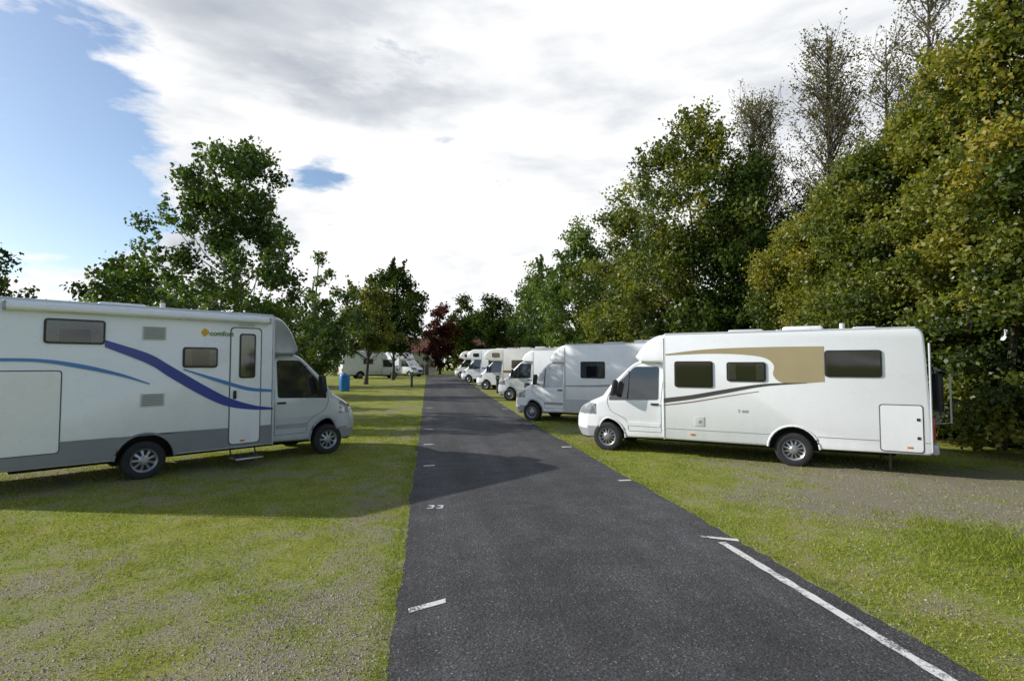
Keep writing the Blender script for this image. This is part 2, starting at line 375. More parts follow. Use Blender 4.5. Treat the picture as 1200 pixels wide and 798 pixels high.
    if style=='low':
        nx=wb-.58
        oc=[(xb-.3,z0-.02),(nx-.05,z0-.0,.03),(nx+.1,z0+.12,.06),(nx-.14,z0+(H-z0)*.62,.2),(xb+.22,H-.03,.3),(xb-.3,H-.03)]
    else:
        nx=wb+.25
        oc=[(xb-.3,1.98),(wb-.4,1.98,.1),(nx,2.18,.2),(nx+.02,2.45,.2),(wb-.25,H-.02,.4),(xb-.3,H-.02)]
    def od(x,y,z):
        t=max(0,x-xb)/(nx-xb); return (x-.16*t*abs(y)**2, y*(1-.13*t) if style=='low' else y*(1-.04*t), z)
    prism('overcab_cap',fillet(oc,7),W-.012,.07,[M[capp]],lambda *a:0,root,ns=8,xc=list(np.linspace(xb+.1,nx,6)),zc=[2.3,2.5],deform=od,ang=50)
    if style=='low':
        rbox('overcab_skylight',(xb+.25,0,H-.02),(.5,.7,.06),.02,M['glass'],root,rot=(0,R(8),0))
    else:
        for s in (-1,1): panel('alcove_window',rrect(xb+.25,xb+.8,2.25,2.55,.05),s,W-.01,.0,M['glass'],root,lambda x,y,z:(x,y*1.0+s*.004,z))
    rbox('roof_hatch',(.9,.1,H+.04),(.7,.5,.09),.03,M['vent'],root); rbox('roof_hatch_2',(-1.3,0,H+.04),(.4,.4,.09),.03,M['vent'],root)
    rbox('air_conditioner',(-.2,.1,H+.06),(.75,.6,.12),.05,wp,root)
    rbox('solar_panel',(1.9,-.2,H+.035),(.5,1.1,.03),.006,M['glass'],root)
    mb=MB(); mb.tube([(-.9,.5,H),(-.9,.5,H+.14)],.05,8); mb.tube([(.3,-.7,H),(.3,-.7,H+.12)],.045,8); mb.obj('flue_pipes',M['vent'],root)
    for (sd,x0,x1,za,zb2,cur) in wins:
        panel('window_frame',rrect(x0,x1,za,zb2,.06),sd,W,.018,M['frame'],root)
        panel('window_interior',rrect(x0+.03,x1-.03,za+.03,zb2-.03,.04),sd,W,.020,M['int'],root)
        if cur:
            w=(x1-x0)*.2
            for a,b2 in ((x0+.035,x0+.035+w),(x1-.035-w,x1-.035)):
                panel('curtain',[(a,za+.04),(b2,za+.04),(b2,zb2-.04),(a,zb2-.04)],sd,W,.023,M['curtain'],root)
            if cur==2: panel('blind',[(x0+.035,zb2-.16),(x1-.035,zb2-.16),(x1-.035,zb2-.04),(x0+.035,zb2-.04)],sd,W,.024,M['curtain'],root)
        panel('window_pane',rrect(x0+.028,x1-.028,za+.028,zb2-.028,.04),sd,W,.032,M['acrylic'],root)
    for (sd,x0,x1,za,zb2) in hatches:
        panel('hatch_seam',rrect(x0-.018,x1+.018,za-.018,zb2+.018,.06),sd,W,.004,M['seam'],root)
        panel('service_hatch',rrect(x0,x1,za,zb2,.05),sd,W,.010,wp,root)
        for zz in (za+.3*(zb2-za),za+.7*(zb2-za)): rbox('hatch_lock',(x0+.06,sd*(W+.013),zz),(.05,.012,.05),.005,M['black'],root)
    if door:
        sd,x0,x1,za,zb2=door
        panel('entrance_door_seam',rrect(x0-.022,x1+.022,za-.022,zb2+.022,.09),sd,W,.004,M['seam'],root)
        panel('entrance_door',rrect(x0,x1,za,zb2,.08),sd,W,.010,wp,root)
        a,b2=x0+.15,x1-.1
        panel('door_window_frame',rrect(a,b2,zb2-.98,zb2-.1,.06),sd,W,.018,M['frame'],root)
        panel('door_window_pane',rrect(a+.03,b2-.03,zb2-.95,zb2-.13,.04),sd,W,.024,M['glass'],root)
        rbox('entrance_door_handle',(x0+.08,sd*(W+.02),za+.95),(.06,.03,.16),.01,M['black'],root)
        rbox('entrance_step',((x0+x1)/2,sd*(W+.12),.2),(.5,.38,.035),.01,M['chrome'],root)
        mb=MB()
        for xx in (x0+.05,x1-.05): mb.tube([(xx,sd*(W-.1),.38),(xx,sd*(W+.0),.2)],.014,5)
        mb.obj('step_bracket',M['black'],root)
        rbox('door_light',((x0+x1)/2,sd*(W+.02),zb2+.07),(.3,.03,.03),.01,M['vent'],root)
    for (sd,x0,x1,za,zb2) in vents:
        panel('fridge_vent_frame',rrect(x0,x1,za,zb2,.02),sd,W,.012,M['vent'],root)
        n=7
        for k in range(n):
            z=za+.03+(zb2-za-.06)*k/(n-1); rbox('vent_slat',((x0+x1)/2,sd*(W+.014),z),(x1-x0-.05,.008,(zb2-za)/n*.42),.0,M['grey'],root)
    if awning:
        sd,x0,x1=awning
        ap=fillet([(0,-.07,.03),(.12,-.06,.05),(.12,.05,.06),(0,.07,.02)],5); V=[];F=[];n=len(ap)
        for x in (x0,x1):
            for a,b2 in ap: V.append((x,sd*(W+a),H-.13+b2))
        F=[(i,(i+1)%n,n+(i+1)%n,n+i) for i in range(n)]+[tuple(range(n)),tuple(range(n,2*n))]
        mesh('awning_case',V,F,M['white'],root); 
        rbox('awning_end',(x1+.01,sd*(W+.06),H-.13),(.04,.13,.15),.02,M['mgrey'],root); rbox('awning_end_2',(x0-.01,sd*(W+.06),H-.13),(.04,.13,.15),.02,M['mgrey'],root)
    for (sd,top,bot,mm,off) in stripes:
        pts=cr(top,8)+list(reversed(cr(bot,8))); panel('body_stripe',pts,sd,W,off,M[mm],root)
    if rack:
        mb=MB()
        for yy in (-.55,.55):
            mb.tube([(-rear+.0,yy,2.0),(-rear-.14,yy,1.95),(-rear-.17,yy,.95),(-rear-.0,yy,.9)],.018,6)
            mb.tube([(-rear-.14,yy,.98),(-rear-.18,yy,1.75)],.018,6)
        for zz in (1.9,1.4,1.0): mb.tube([(-rear-.16,-.8,zz),(-rear-.16,.8,zz)],.016,6)
        for zz in (1.1,1.25): mb.tube([(-rear-.21,-.98,zz),(-rear-.21,.98,zz)],.022,6)
        mb.tube([(-rear-.05,.95,.95),(-rear-.27,1.0,.98),(-rear-.27,1.0,1.85),(-rear-.05,.95,1.95)],.016,6)
        mb.obj('bike_rack',M['mgrey'],root)
        rbox('rack_cover_bag',(-rear-.15,.6,1.5),(.1,.6,.7),.045,M['black'],root)
    return root

RWB=3.85
mR=motorhome('motorhome',7.78,10.36,142.1,wb=RWB,H=2.69,rear=2.2,xb=2.5,
  wins=[(1,1.47,2.26,1.52,2.08,0),(1,.46,1.2,1.66,2.06,1),(1,-1.47,-.56,1.77,2.28,0),(-1,-1.2,-.4,1.7,2.2,1)],
  hatches=[(1,-2.04,-1.42,.45,1.27)],rack=True,
  stripes=[(1,[(2.45,2.24),(1.6,2.33),(.6,2.36),(-.55,2.36)],[(2.45,2.21),(1.6,2.24),(.95,2.22),(.5,2.15),(.32,2.0),(.33,1.8),(.2,1.66),(-.1,1.64),(-.55,1.68)],'gold',.005),
           (1,[(2.5,1.27),(1.9,1.36),(1.2,1.5),(.5,1.62),(-.25,1.66)],[(2.5,1.17),(1.9,1.27),(1.2,1.42),(.5,1.57),(-.25,1.645)],'dgrey',.005),
           (1,[(2.5,1.13),(1.9,1.22),(1.2,1.36),(.6,1.47)],[(2.5,1.11),(1.9,1.20),(1.2,1.345),(.6,1.46)],'brown',.005)])
text('body_lettering','T 449',.085,M['mgrey'],mR,(1.0,1.146,1.02),(R(90),0,R(180)))
rbox('fuel_flap',(1.75,1.143,.8),(.2,.012,.2),.005,M['vent'],mR); rbox('water_lock',(1.75,1.152,.8),(.05,.01,.05),.003,M['mgrey'],mR)
mL=motorhome('motorhome',-5.57,11.08,38.4,wb=3.5,H=3.03,rear=2.45,xb=2.2,cs=1.07,cabp='lsilver',capp='silver',low=.78,lowm='grey',
  wins=[(-1,-1.40,-.62,2.34,2.74,2),(-1,.53,1.12,1.95,2.33,1)],
  hatches=[(-1,-1.95,-1.17,.62,1.9)],door=(-1,1.36,1.92,.47,2.72),
  vents=[(-1,-.10,.26,2.44,2.68),(-1,-.10,.26,1.27,1.5)],awning=(-1,-1.85,2.05),spk=9,
  stripes=[(-1,[(-.62,2.42),(0,2.2),(.35,1.98),(.9,1.62),(1.33,1.37),(1.8,1.2),(2.18,1.13)],[(-.62,2.30),(0,2.02),(.35,1.77),(.9,1.41),(1.33,1.2),(1.8,1.11),(2.18,1.09)],'blue',.013),
           (-1,[(-2.3,2.1),(-1.5,2.1),(-.95,2.02),(-.4,1.86),(.03,1.68)],[(-2.3,2.05),(-1.5,2.05),(-.95,1.95),(-.4,1.81),(.03,1.66)],'lblue',.013),
           (-1,[(.55,1.93),(1.2,1.72),(1.7,1.56),(2.15,1.5)],[(.55,1.91),(1.2,1.65),(1.7,1.49),(2.15,1.45)],'lblue',.013),
           (-1,[(.83,2.63),(.89,2.69),(.96,2.63)],[(.83,2.6),(.89,2.54),(.96,2.6)],'yellow',.013)])
text('body_lettering','comfort',.13,M['green'],mL,(.97,-1.155,2.56),(R(90),0,0))
def place(wx,wy,head,side,wb,**k):
    d=(math.cos(R(head)),math.sin(R(head))); l=(-d[1],d[0])
    return motorhome('motorhome',wx-side*l[0]-d[0]*wb,wy-side*l[1]-d[1]*wb,head,wb=wb,**k)
place(3.6,18.4,140,1,3.7,H=2.68,rear=2.1,xb=2.35,cover=True,low=.82,lowm='lsilver',
  wins=[(1,.9,1.75,1.55,2.1,2),(1,-1.2,-.5,1.6,2.1,1)],stripes=[(1,[(2.3,1.3),(1,1.34),(-1,1.5)],[(2.3,1.26),(1,1.28),(-1,1.4)],'mgrey',.005)])
place(4.2,27.5,146,1,3.7,H=2.66,rear=2.0,xb=2.3,cabp='lsilver',wins=[(1,.4,1.2,1.6,2.1,1)],stripes=[(1,[(2.3,1.35),(1,1.4),(-1,1.8)],[(2.3,1.2),(1,1.25),(-1,1.7)],'mgrey',.005)])
place(3.9,36.5,150,1,3.6,H=2.85,rear=1.9,xb=2.25,style='alcove',paint='cream',capp='cream',cabp='white',wins=[(1,.7,1.6,1.5,2.05,2),(1,-1.2,-.5,1.6,2.1,1)],stripes=[(1,[(2.2,1.35),(1,1.35),(-1.7,1.35)],[(2.2,1.2),(1,1.2),(-1.7,1.2)],'brown',.005)])
place(3.4,46,150,1,3.6,H=2.9,rear=1.9,xb=2.25,style='alcove',wins=[(1,.7,1.6,1.5,2.05,2)],stripes=[(1,[(2.2,1.35),(1,1.35),(-1.7,1.35)],[(2.2,1.2),(1,1.2),(-1.7,1.2)],'lblue',.005)])
place(3.4,57,152,1,3.6,H=2.9,rear=1.9,xb=2.25,style='alcove',wins=[(1,.7,1.6,1.5,2.05,2)],stripes=[(1,[(2.2,1.35),(1,1.35),(-1.7,1.35)],[(2.2,1.2),(1,1.2),(-1.7,1.2)],'blue',.005)])
place(-3.6,58,20,-1,3.6,H=2.8,rear=1.8,xb=2.25,wins=[(-1,.3,1.3,1.5,2.05,2)])
place(-2.2,63,-35,-1,3.6,H=2.8,rear=1.6,xb=2.25,wins=[(-1,.3,1.3,1.5,2.05,2)],stripes=[(-1,[(2.2,1.3),(1,1.3),(-1.5,1.3)],[(2.2,1.15),(1,1.15),(-1.5,1.15)],'blue',.005)])

# ---------------------------------------------------------------- ground, road
def grid(name,xs,ys,off,m,jit=None):
    V=[];F=[];nx=len(xs)
    for j,y in enumerate(ys):
        for i,x in enumerate(xs):
            xx=x+(jit(i,y) if jit else 0); V.append((xx,y,zg(y)+off))
    for j in range(len(ys)-1):
        for i in range(nx-1): a=j*nx+i; F.append((a,a+1,a+nx+1,a+nx))
    return mesh(name,V,F,m,smooth=False)
ysr=list(np.arange(-12,72.01,.125))
gy=[-900,-300,-100,-40]+list(np.arange(-12,72.01,1.0))+[90,130,200,400,900]
gx=[-900,-300,-100,-50,-25,-12,-6,-3,0,3,6,12,25,50,100,300,900]
grid('ground',gx,gy,0,M['ground'])
er=np.random.default_rng(2); en=er.normal(size=(2,3000))
def edge(i,y):
    if i in (0,4):
        k=int(round((y+12)*8)); s=0 if i==0 else 1
        return .014*math.sin(y*1.3+i)+.010*math.sin(y*3.7+i*2)+.012*en[s,k]
    return 0
grid('asphalt_road',[-.24,.6,1.6,2.6,3.5],ysr,.006,M['asphalt'],edge)
def flat(name,P,z=.010):
    return mesh(name,[(x,y,zg(y)+z) for x,y in P],[tuple(range(len(P)))],M['paint'],smooth=False)
V=[];F=[]; ys=np.arange(-6,5.7,.1)
for i,y in enumerate(ys):
    w=.045+.005*math.sin(y*17)+.004*math.sin(y*41); V+= [(3.27-w,y,.010),(3.27+w,y,.010)]
    if i: b=2*i; F.append((b-2,b-1,b+1,b))
mesh('road_edge_line',V,F,M['paint'],smooth=False)
flat('road_marking',[(3.12,5.86),(3.15,5.77),(3.48,5.58),(3.5,5.66)],.0125)
flat('road_marking',[(-.15,4.50),(-.14,4.42),(.16,4.56),(.16,4.64)])
flat('road_marking',[(3.24,8.85),(3.25,8.76),(3.47,8.76),(3.47,8.84)])
for y,x0,x1 in ((10.7,-.08,.14),(13.5,-.1,.16),(16.6,-.1,.16),(20,-.1,.2),(24,-.1,.2)):
    flat('road_marking',[(x0,y),(x0,y-.1),(x1,y-.07),(x1,y+.03)])
for y in (12.6,17.5,23,30,38): flat('road_marking',[(3.2,y),(3.2,y-.11),(3.44,y-.11),(3.44,y)])
text('pitch_number_marking','33',.25,M['paint'],None,(-.02,7.52,.011),(0,0,R(-8)))

# ---------------------------------------------------------------- vegetation
def quads(name,C,S,T,m,parent=None,bias=.3,asp=.34,nrm=None):
    N=len(C); n=rng.normal(size=(N,3))
    if nrm is not None: n=n*.8+nrm
    n[:,2]+=bias; n/=np.linalg.norm(n,axis=1)[:,None]+1e-9
    a=np.cross(n,rng.normal(size=(N,3))); a/=np.linalg.norm(a,axis=1)[:,None]+1e-9; b=np.cross(n,a)
    s=S[:,None]; V=np.empty((N,4,3)); V[:,0]=C-a*s*.5; V[:,1]=C+b*s*asp+n*s*.08; V[:,2]=C+a*s*.5; V[:,3]=C-b*s*asp+n*s*.08
    me=bpy.data.meshes.new(name); me.vertices.add(4*N); me.vertices.foreach_set('co',V.astype(np.float32).ravel())
    me.loops.add(4*N); me.loops.foreach_set('vertex_index',np.arange(4*N,dtype=np.int32))
    me.polygons.add(N); me.polygons.foreach_set('loop_start',np.arange(0,4*N,4,dtype=np.int32))
    me.update(calc_edges=True)
    at=me.attributes.new('tint','FLOAT','POINT'); at.data.foreach_set('value',np.repeat(np.clip(T,0,1),4).astype(np.float32))
    me.materials.append(m); return add_obj(name,me,parent)
def clusters_to_leaves(CC,CR,per,leaf,ctint,flat_=.8):
    n=len(CC); cnt=np.maximum(4,(per*(CR/np.mean(CR))**2*rng.uniform(.6,1.3,n))).astype(int)
    idx=np.repeat(np.arange(n),cnt); N=len(idx)
    d=rng.normal(size=(N,3)); d/=np.linalg.norm(d,axis=1)[:,None]; rr=rng.uniform(0,1,N)**.45*(1+.35*rng.normal(size=N)*.6)
    off=d*rr[:,None]*CR[idx][:,None]; off[:,2]*=flat_
    C=CC[idx]+off; S=leaf*rng.uniform(.6,1.35,N); T=ctint[idx]+rng.normal(size=N)*.13
    return C,S,T
def tree(name,x,y,H,env,ncl,clr,per,leaf,lm,tr=.14,seed=1,z0=None,shoots=0,lean=0,tmean=.5,bark_n=40,ell=1.0,ang_amp=.3):
    r_=np.random.default_rng(seed); base=zg(y) if z0 is None else z0
    root=empty(name,(x,y,base)); ts=[e[0] for e in env]; rs=[e[1] for e in env]
    def tp(h): return np.array([lean*h+.12*math.sin(h*.7+seed),.12*math.cos(h*.6+seed*2),h])
    hh=np.linspace(0,H*.93,10); mb=MB(); mb.tube([tuple(tp(h)) for h in hh],[max(.012,tr*(1-.93*h/H)*(1.5 if i==0 else 1)) for i,h in enumerate(hh)],8)
    dens=np.interp(np.linspace(env[0][0],env[-1][0],60),ts,rs)**1.6+.02; dens/=dens.sum()
    t=r_.choice(np.linspace(env[0][0],env[-1][0],60),ncl,p=dens)+r_.uniform(-.01,.01,ncl)
    a=r_.uniform(0,2*math.pi,ncl); rad=np.interp(t,ts,rs)*(1+ang_amp*np.sin(a*3+seed+t*7)*.6+ang_amp*np.sin(a*5+seed*3-t*9)*.4)
    rr=rad*r_.uniform(0,1,ncl)**.5*r_.uniform(.8,1.12,ncl)
    CC=np.array([tp(q*H)+np.array([rr[i]*math.cos(a[i])*ell,rr[i]*math.sin(a[i]),0]) for i,q in enumerate(t)])
    CR=clr*r_.uniform(.55,1.35,ncl)
    order=np.argsort(-rr)[:bark_n*2:2]
    for i in order:
        h0=max(H*env[0][0]*.6,t[i]*H-rr[i]*.9-.3); p0=tp(h0); p2=CC[i]; p1=(p0+p2)/2+np.array([0,0,-.12*rr[i]])+r_.normal(size=3)*.1
        r0=max(.015,tr*.38*(1-h0/H)); mb.tube([tuple(p0),tuple(p1),tuple(p2)],[r0,r0*.55,.006],5,cap=False)
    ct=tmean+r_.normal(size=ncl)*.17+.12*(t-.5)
    if shoots:
        SC=[];SR=[];ST=[]
        for k in range(shoots):
            i=r_.choice(np.argsort(-(t+.25*rr/max(rs)))[:max(shoots*2,10)])
            d=np.array([r_.normal()*.35+.35*math.cos(a[i])*rr[i]/max(rs),r_.normal()*.35,1.0]); d/=np.linalg.norm(d); L=r_.uniform(.7,1.5)
            p=CC[i]; q=p+d*L; mb.tube([tuple(p),tuple((p+q)/2+r_.normal(size=3)*.04),tuple(q)],[.018,.01,.004],4,cap=False)
            for u in np.linspace(.15,1,7): SC.append(p+d*L*u+r_.normal(size=3)*.07); SR.append(.16*(1.3-u*.6)); ST.append(tmean+r_.normal()*.15)
        C2,S2,T2=clusters_to_leaves(np.array(SC),np.array(SR),14,leaf,np.array(ST),1.0)
    mb.obj('trunk_and_limbs',M['bark'],root)
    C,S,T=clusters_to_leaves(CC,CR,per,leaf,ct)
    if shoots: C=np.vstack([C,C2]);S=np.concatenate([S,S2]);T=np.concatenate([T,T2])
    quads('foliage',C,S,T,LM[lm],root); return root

oval=lambda r,b=.22:[(b,r*.35),(b+.12,r*.8),(.5,r),(.7,r*.85),(.85,r*.5),(.97,r*.12)]
tree('deciduous_tree',-6.9,20.3,9.8,[(.2,2.4),(.33,3.4),(.48,3.1),(.6,2.5),(.72,2.3),(.85,1.7),(.93,1.3),(1.0,1.0)],165,.5,170,.145,'green',tr=.17,seed=6,shoots=46,tmean=.36,ang_amp=.5)
tree('deciduous_tree',-6.3,31.3,8.3,[(.16,1.6),(.35,2.1),(.6,1.5),(.8,1.0),(1,.3)],60,.5,130,.18,'green',seed=8,shoots=12,tmean=.5)
tree('deciduous_tree',-4.9,44,8.4,[(.3,1.5),(.5,2.5),(.75,2.1),(1,.4)],85,.6,120,.22,'olive',seed=12,shoots=8,tmean=.45)
tree('deciduous_tree',-3.4,52,10.8,[(.27,2.4),(.45,3.4),(.75,3.1),(1,.9)],130,.8,120,.27,'dark',seed=13,shoots=8,tmean=.6)
tree('deciduous_tree',-10.5,42,7.5,oval(2.4,.08),55,.6,100,.24,'dark',seed=14,tmean=.4)
tree('deciduous_tree',-12.6,33,7.0,oval(2.6,.1),55,.6,110,.22,'green',seed=15,tmean=.4)
tree('deciduous_tree',-22.5,44,10.2,oval(3.6,.1),115,.9,100,.3,'dark',seed=16,tmean=.4)
tree('deciduous_tree',-37,51,11.5,oval(5,.1),110,1.1,90,.36,'dark',seed=17,tmean=.3)
tree('deciduous_tree',-12.5,26,6.0,oval(2.2,.12),50,.55,110,.18,'green',seed=18,tmean=.5)
tree('deciduous_tree',1.6,78,10.5,oval(2.6,.12),60,.8,90,.34,'red',seed=21)
tree('deciduous_tree',9.5,76,12,oval(3.8,.12),100,1.0,100,.36,'dark',seed=22,tmean=.5)
tree('deciduous_tree',5.3,84,12.5,oval(3.3,.1),90,1.0,100,.38,'dark',seed=23,tmean=.6)
tree('deciduous_tree',-8.5,80,12,oval(4,.1),90,1.0,90,.38,'dark',seed=24)
tree('deciduous_tree',13.5,68,13,oval(3.5,.1),90,.9,100,.34,'dark',seed=25)
tree('deciduous_tree',11.2,38,12.8,[(.15,2.6),(.4,3.1),(.65,2.4),(.85,1.4),(1,.4)],150,.75,130,.22,'green',seed=31,shoots=14,tmean=.6)
tree('deciduous_tree',10.6,49,12,oval(3,.12),90,.8,110,.27,'green',seed=32,shoots=8,tmean=.5)
tree('deciduous_tree',12.6,31,13.0,[(.1,2.8),(.35,3.3),(.65,2.9),(.85,1.9),(1,.6)],200,.75,140,.2,'olive',seed=33,shoots=16,tmean=.48)
tree('deciduous_tree',12.9,24.5,14.3,[(.1,3.0),(.35,3.7),(.65,3.2),(.85,2.2),(1,.9)],270,.75,170,.17,'olive',seed=34,shoots=26,tmean=.42)
tree('deciduous_tree',14.3,22,12.0,[(.05,2.4),(.4,3.0),(.7,2.4),(1,.5)],150,.75,150,.18,'dark',seed=35,shoots=8,tmean=.5)
for i,(x,y,H,r,nn) in enumerate([(17.5,26,16.8,2.5,190),(17.5,20.5,16.5,2.6,220),(19.5,17.5,17.5,2.2,140),(16.2,23.5,15,2.2,160),(21,21,17.5,2.3,120)]):
    r_=np.random.default_rng(60+i); root=empty('poplar_tree',(x,y,.1)); mb=MB(); CC=[];CR=[]
    mb.tube([(0,0,0),(.1,0,H*.4),(-.05,.1,H*.75),(0,0,H)],[.2,.13,.06,.01],7)
    for k in range(nn):
        h0=r_.uniform(.15,.93)*H; a=r_.uniform(0,6.28); L=r_.uniform(.6,1)*r*(1.25-h0/H)*1.5+.4
        d=np.array([math.cos(a)*.55,math.sin(a)*.55,1.0+r_.uniform(-.3,.4)]); d/=np.linalg.norm(d)
        p0=np.array([0,0,h0]); p1=p0+d*L*.5+r_.normal(size=3)*.08+np.array([math.cos(a),math.sin(a),0])*.15; p2=p0+d*L+np.array([math.cos(a),math.sin(a),0])*.25
        mb.tube([tuple(p0),tuple(p1),tuple(p2)],[.03,.018,.006],4,cap=False)
        for u in (.3,.45,.55,.65,.75,.85,.95):
            q=p0+(p2-p0)*u; e=q+r_.normal(size=3)*np.array([.3,.3,.25])+np.array([0,0,.25]); mb.tube([tuple(q),tuple(e)],[.011,.005],3,cap=False)
            if r_.random()<.85-.4*h0/H: CC.append(e); CR.append(.27)
    mb.obj('trunk_and_limbs',M['bark'],root)
    C,S,T=clusters_to_leaves(np.array(CC),np.array(CR),18,.10,r_.uniform(.25,.8,len(CC)),1.2); quads('foliage',C,S,T,LM['pale'],root)
def nz(a,b,s): return (math.sin(a*1.3+s)+math.sin(b*1.7+s*2)+math.sin(a*.7+b*1.1+s*3)+math.sin(a*2.9-b*2.1+s))/4
def hedge(name,ya,yb,xf,hf,n,clr,per,leaf,lm,seed,depth=1.6,tm=.5,inner=420):
    r_=np.random.default_rng(seed); CC=[];CR=[];CT=[]
    for k in range(n):
        y=r_.uniform(ya,yb); h=hf(y)*(1+.07*nz(y*2.2,0,seed)+.03*math.sin(y*6)); z=h*r_.uniform(.0,1)**.85
        dd=r_.uniform(0,1)**1.5*depth
        x=xf(y)+.75*nz(y*1.1,z*1.1,seed)+dd+(max(0,z/h-.35)**2)*3.2*min(1,h/6)
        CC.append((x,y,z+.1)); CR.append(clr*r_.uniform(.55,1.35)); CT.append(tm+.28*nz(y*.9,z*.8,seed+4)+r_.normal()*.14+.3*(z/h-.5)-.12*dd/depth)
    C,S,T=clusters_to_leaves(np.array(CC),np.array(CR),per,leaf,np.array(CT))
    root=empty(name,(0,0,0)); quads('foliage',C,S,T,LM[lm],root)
    mb=MB()
    for y in np.arange(ya+.5,yb,1.3):
        h=hf(y)*.85; x=xf(y)+depth*.9; w=[(x+r_.normal()*.1,y+r_.normal()*.15,0)]
        for q in (.35,.7,1): w.append((x+q*1.6+r_.normal()*.25,y+r_.normal()*.35,h*q))
        mb.tube(w,[.11,.08,.05,.02],6)
    SC=[];SR=[]
    for k in range(int((yb-ya)*4)):
        y=r_.uniform(ya,yb); h=hf(y)*r_.uniform(.55,1.0); p=np.array([xf(y)+.6+(max(0,h/hf(y)-.35)**2)*3.0,y,h]); d=np.array([-.45+r_.normal()*.3,r_.normal()*.4,.9]); L=r_.uniform(.7,1.5)
        q=p+d*L; mb.tube([tuple(p),tuple((p+q)/2+np.array([0,0,.1])),tuple(q)],[.014,.009,.004],4,cap=False)
        for u in np.linspace(.3,1,6): SC.append(p+d*L*u); SR.append(.15)
    mb.obj('stems',M['bark'],root)
    C,S,T=clusters_to_leaves(np.array(SC),np.array(SR),10,leaf*.9,r_.uniform(.4,.9,len(SC)),1); quads('shoot_leaves',C,S,T,LM[lm],root)
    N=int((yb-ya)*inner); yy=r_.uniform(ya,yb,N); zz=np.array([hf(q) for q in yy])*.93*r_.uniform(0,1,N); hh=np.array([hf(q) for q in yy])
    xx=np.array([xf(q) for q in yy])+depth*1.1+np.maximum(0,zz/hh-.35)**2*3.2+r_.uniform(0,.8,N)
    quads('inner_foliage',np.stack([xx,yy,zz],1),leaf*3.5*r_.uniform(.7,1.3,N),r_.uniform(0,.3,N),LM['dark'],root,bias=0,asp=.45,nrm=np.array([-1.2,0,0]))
    return root
def hA(y):
    return float(np.interp(y,[-3,3,6,9,12,15,18,20],[9.5,11.2,12.2,11.2,9.8,8.6,7.6,6.2]))
hedge('overgrown_hedge',2,19.8,lambda y:11.9+.04*(y-9)**2*.2,hA,1000,.5,250,.12,'olive',3,depth=1.6,tm=.50)
hedge('hedge',19.5,66,lambda y:11.2,lambda y:4.2+.6*math.sin(y*.6),400,.7,90,.25,'dark',9,depth=1.5,tm=.45,inner=120)
hedge('hedge',1,10,lambda y:13.5,lambda y:14+.5*math.sin(y),260,.7,140,.16,'green',19,depth=1.5,tm=.6,inner=150)
r_=np.random.default_rng(5); n=700; ang=r_.uniform(-1.1,1.0,n); dist=r_.uniform(105,125,n)
hh=(7+3*np.sin(ang*9)+1.5*np.sin(ang*23))*r_.uniform(0,1,n)**.7
CC=np.stack([np.sin(ang)*dist,np.cos(ang)*dist,hh+.5],1)
C,S,T=clusters_to_leaves(CC,np.full(n,2.2)*r_.uniform(.6,1.3,n),40,1.0,r_.uniform(.2,.6,n)); quads('distant_trees',C,S,T,LM['dark'])
n=130; yb=r_.uniform(24,60,n); xb_=-14-(yb-24)*.15+r_.normal(size=n)*1.2
CC=np.stack([xb_,yb,r_.uniform(.2,3.0,n)],1); C,S,T=clusters_to_leaves(CC,np.full(n,.9),80,.24,r_.uniform(.2,.6,n)); quads('shrubs',C,S,T,LM['dark'])
n=60; xx=r_.uniform(-14,-1,n); CC=np.stack([xx,70+r_.normal(size=n)*.8,.55+r_.uniform(.1,2.2,n)],1); C,S,T=clusters_to_leaves(CC,np.full(n,.8),70,.25,r_.uniform(.2,.7,n)); quads('shrubs',C,S,T,LM['green'])

# grass blades
N=330000; th=rng.uniform(-.82+.157,.80+.157,N); rad=3.0+ (rng.uniform(0,1,N)**1.25)*17
x=np.sin(th)*rad; y=np.cos(th)*rad
cl=np.sin(x*2.1+1)*np.sin(y*2.4)+.7*np.sin(x*5.3+y*3.1)+.6*np.sin(x*9.7-y*8.2+2)+.5*np.sin(x*17+y*13)
bare=np.exp(-(((x-7.9)/3.2)**2+((y-7.4)/1.9)**2))*1.7+np.exp(-(((x+1.0)/.8)**2+((y-3.6)/2)**2))*.8+np.exp(-(((x+3.4)/2)**2+((y-4.6)/1.8)**2))*.35
lush=np.exp(-(((x-6.3)/1.0)**2+((y-4.6)/1.1)**2))*2.5
edgeb=np.exp(-((x+.30)/.10)**2)+np.exp(-((x-3.58)/.10)**2)
keep=((x<-.25+.02*rng.normal(size=N))|(x>3.50+.02*rng.normal(size=N)))&(cl*.5+rng.normal(size=N)*.8+.15-bare+lush+edgeb>0)&(x<12.3)
x=x[keep];y=y[keep];lu=lush[keep]+.6*edgeb[keep];N=len(x)
h=rng.uniform(.008,.026,N)*(1+.9*lu)*(1+.035*np.hypot(x,y)); w=.0022*(1+.2*np.hypot(x,y)); a=rng.uniform(0,6.28,N)
zb_=np.array([zg(q) for q in y]); lx=rng.normal(size=N)*.6*h; ly=rng.normal(size=N)*.6*h
V=np.empty((N,3,3)); V[:,0]=np.stack([x-np.cos(a)*w,y-np.sin(a)*w,zb_],1); V[:,1]=np.stack([x+np.cos(a)*w,y+np.sin(a)*w,zb_],1); V[:,2]=np.stack([x+lx,y+ly,zb_+h],1)
me=bpy.data.meshes.new('grass'); me.vertices.add(3*N); me.vertices.foreach_set('co',V.astype(np.float32).ravel()); me.loops.add(3*N)
me.loops.foreach_set('vertex_index',np.arange(3*N,dtype=np.int32)); me.polygons.add(N); me.polygons.foreach_set('loop_start',np.arange(0,3*N,3,dtype=np.int32)); me.update(calc_edges=True)
